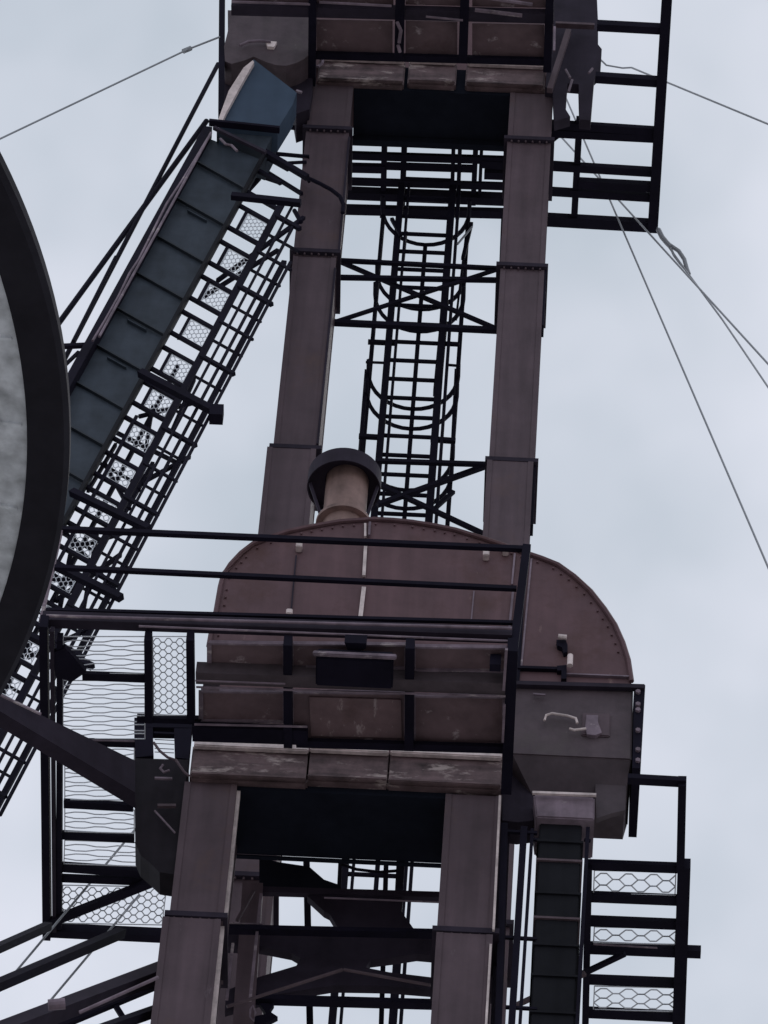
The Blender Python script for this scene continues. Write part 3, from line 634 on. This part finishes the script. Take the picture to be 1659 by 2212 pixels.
while y < yB-40:
    g_ = 30
    for yy in (y, y+g_):
        across('tread_edge', yy, 0, 99 if y > 400 else 70, 8, S0, deep=.03)
    if y > 400:
        lim = lambda yy, o: min(o, 1.302*(648-sx(yy, 0)))     # stop at the tower leg
        across('rail_tie', y+12, 99, max(112, lim(y+12, 192)), 9 if k % 2 else 6, S2); across('rail_tie', y+50, 99, max(112, lim(y+50, 188)), 5, S1)
    if y > 900: across('tread_tie', y+53, 4, 99, 6, S1)
    if y > 400:
        bar(ST, 'stringer', sx(y+g_+16, 29), y+g_+16, sx(y+76+14, 29), y+76+14, 6, S0, 'dark', deep=.02)
        pt = lambda yy, o: (sx(yy, 0)+o/1.302, yy+.56*o/1.302)
        expanded(ST, [pt(y+g_+5, 34), pt(y+g_+5, 90), pt(y+71, 90), pt(y+71, 34)], S0, .038, .08, 1, .0055, 'tread')
    y += 76; k += 1
for (x1, y1, x2, y2, wd) in ((500, 424, 650, 440, 16), (303, 806, 472, 894, 20), (155, 1062, 322, 1142, 20), (60, 1190, 262, 1290, 16), (-20, 1330, 200, 1440, 14)):
    bar(ST, 'landing_beam', x1, y1, x2, y2, wd, FP(top+Vector((0, -.2, 0)), K), 'dark')
p = FP(top+Vector((0, -.2, 0)), K)(465, 893); obj('beam_end', MB().box(p.x-.04, p.x+.06, p.y-.05, p.y+.05, p.z-.07, p.z+.05), 'dark', ST)
for (x1, y1, x2, y2, wd) in ((656, 470, 470, 606, 7), (600, 540, 440, 640, 6), (560, 386, 520, 430, 7), (575, 372, 652, 420, 6), (560, 330, 668, 340, 5), (575, 268, 668, 282, 7), (600, 392, 540, 372, 7),
                             (300, 900, 420, 870, 6), (380, 1000, 240, 930, 6), (330, 880, 300, 1060, 5), (250, 960, 190, 1060, 5), (290, 1050, 410, 985, 6), (170, 1180, 300, 1140, 6), (140, 1150, 260, 1290, 6),
                             (120, 1300, 260, 1200, 7), (110, 1250, 250, 1270, 8), (160, 1160, 130, 1310, 7), (210, 1150, 180, 1320, 6), (60, 1420, 190, 1360, 6), (130, 1380, 150, 1440, 8),
                             (330, 1000, 262, 1120, 6), (225, 1000, 280, 1100, 6), (420, 820, 372, 930, 5)):
    bar(ST, 'brace', x1, y1, x2, y2, wd*1.15, S1, 'dark', deep=.03)
for (x1, y1, x2, y2, wd) in ((662, 350, 622, 352, 9), (650, 372, 668, 392, 6), (636, 455, 650, 480, 9)):
    bar(ST, 'clamp', x1, y1, x2, y2, wd, S1, 'dark', rnd=True)

# ---------------------------------------------------------------- pipes at the lower left
LL = FY(YN+.5); LF = FY(YN-1.4)
def lp(label, x1, y1, x2, y2, wd, m='dark', grp=None, hl=None):
    T = thing('sloping_beam', label, 'beam', tuple(LL(x2, y2)), 'sloping beams at the lower left')
    bar(T, 'beam_body', x1, y1, x2, y2, wd, LF, m, pl2=LL)
    if hl: bar(T, 'highlight', *hl, FY(YN-1.45), 'lilac', rnd=True)  # highlight on the beam, modelled as a pale round bar
    return T
lp('topmost thin dark beam sloping up from the left edge to the platform corner', -80, 2082, 104, 2000, 15)
lp('middle dark beam sloping up across the gap under the platform back edge', -80, 2160, 262, 2014, 18)
T = lp('thick purple-dark beam with a pale cable, sloping up to the near left trunk', -80, 2262, 356, 2096, 40, 'dark2', hl=(172, 2186, 342, 2110, 10))
bar(T, 'bottom_chord', 30, 2262, 350, 2128, 12, LL, 'dark')
bar(T, 'bracket', 240, 2156, 270, 2204, 10, LL, 'dark')
p = FY(YN-.9)(122, 2172); obj('pulley', MB().tube([p+Vector((-.05, 0, 0)), p+Vector((.05, .0, .02))], .035, 12), 'lilac', T)
T = lp('lowest dark beam, cut off by the bottom left corner', 120, 2262, 346, 2182, 22)

# ---------------------------------------------------------------- round canopy at the left edge
kk = 12681/22.0; Rr = 3.349; Zd = 18.652; ctr = Vector((-5.211, 13.955, Zd))
CN = thing('round_canopy', 'big round canopy with dark rim and stained grey underside at the left edge', 'canopy', (ctr.x, ctr.y, 0))
wb = 92/kk
obj('rim', MB().lathe(ctr, [(Rr-wb, .02), (Rr-wb, 0), (Rr-.02, 0), (Rr, .02), (Rr, .07), (Rr-.05, .07)], 256), 'rim', CN)
obj('underside', MB().lathe(ctr, [(Rr-wb, .012), (Rr*.6, .16), (.2, .34)], 256), 'disc', CN, smooth=True)
obj('roof', MB().lathe(ctr, [(Rr-.02, .072), (.25, .9), (.02, .9)], 128), 'rim', CN)
obj('mast', MB().lathe(Vector((ctr.x, ctr.y, 0)), [(.28, 0), (.22, Zd+.35)], 32), 'rim', CN, smooth=True)
# welded seams radiating over the underside
for k in range(48):
    t = 2*math.pi*k/48; a = Vector((math.cos(t), math.sin(t), 0))
    obj('rib', MB().beam(ctr+a*(Rr-wb-.02)+Vector((0, 0, .01)), ctr+a*Rr*.6+Vector((0, 0, .155)), .012, .012), 'disc', CN)

# ---------------------------------------------------------------- guy wires
def wire(label, pts, ys, r=.0085):
    P = [FY(Y)(*a) for a, Y in zip(pts, ys)]
    d = P[-1]-P[-2]; q = P[-1]+d*(P[-1].z/max(1e-3, -d.z)) if d.z < -.01 else P[-1]+d*3
    P.append(q)
    T = tag(obj('guy_wire', MB().tube(P, r, 6), 'wire'), label, 'wire', 'guy wires of the far elevator')
    return T
wire('single guy wire leaving to the upper left, with a small turnbuckle', [(474, 80), (405, 107), (0, 300)], [YF-.6, YF-.75, YF-1.8])
t = FY(YF-.74); tag(obj('turnbuckle', MB().tube([t(396, 111), t(400, 109), t(408, 106), t(412, 104)], .022, 8), 'wire'), 'small turnbuckle on the upper left guy wire', 'turnbuckle')
wire('guy wire leaving from the right edge of the upper platform', [(1290, 122), (1310, 141), (1345, 147), (1364, 146), (1659, 268)], [YF+1.9, YF+1.9, YF+1.8, YF+1.7, YF-.6])
wire('steepest guy wire passing behind the upper platform, running down to the right', [(1196, 150), (1659, 1225)], [YF+2.6, YF-1.6])
wire('straight guy wire passing behind the upper platform just left of its corner', [(1205, 288), (1659, 786)], [YF+2.6, YF-.8])
wire('guy wire with a slack twisted loop at the upper platform corner', [(1420, 492), (1442, 530), (1482, 585), (1560, 690), (1659, 836)], [YF+1.3, YF+1.1, YF+.85, YF+.1, YF-1.2])
wire('upper of the two guy wires crossing the grating at the lower left', [(300, 1782), (45, 2086)], [YN+1.6, YN+.3], .008)
wire('lower of the two guy wires crossing the sloping beams at the lower left', [(300, 1934), (110, 2160)], [YN+1.6, YN+.6], .008)
t = FY(YF+1.0)
tag(obj('wire_clamp', MB().tube([t(1422, 496), t(1430, 512), t(1440, 524), t(1450, 534)], .022, 8).tube([t(1448, 530), t(1466, 542), t(1478, 560), t(1484, 582), t(1488, 592)], .018, 8).tube([t(1448, 534), t(1456, 552), t(1468, 568), t(1484, 586)], .011, 6), 'wire'), 'twisted loop and clamp of steel rope below the upper platform corner', 'wire clamp')

for o in things:
    if '_o' in o: del o['_o']
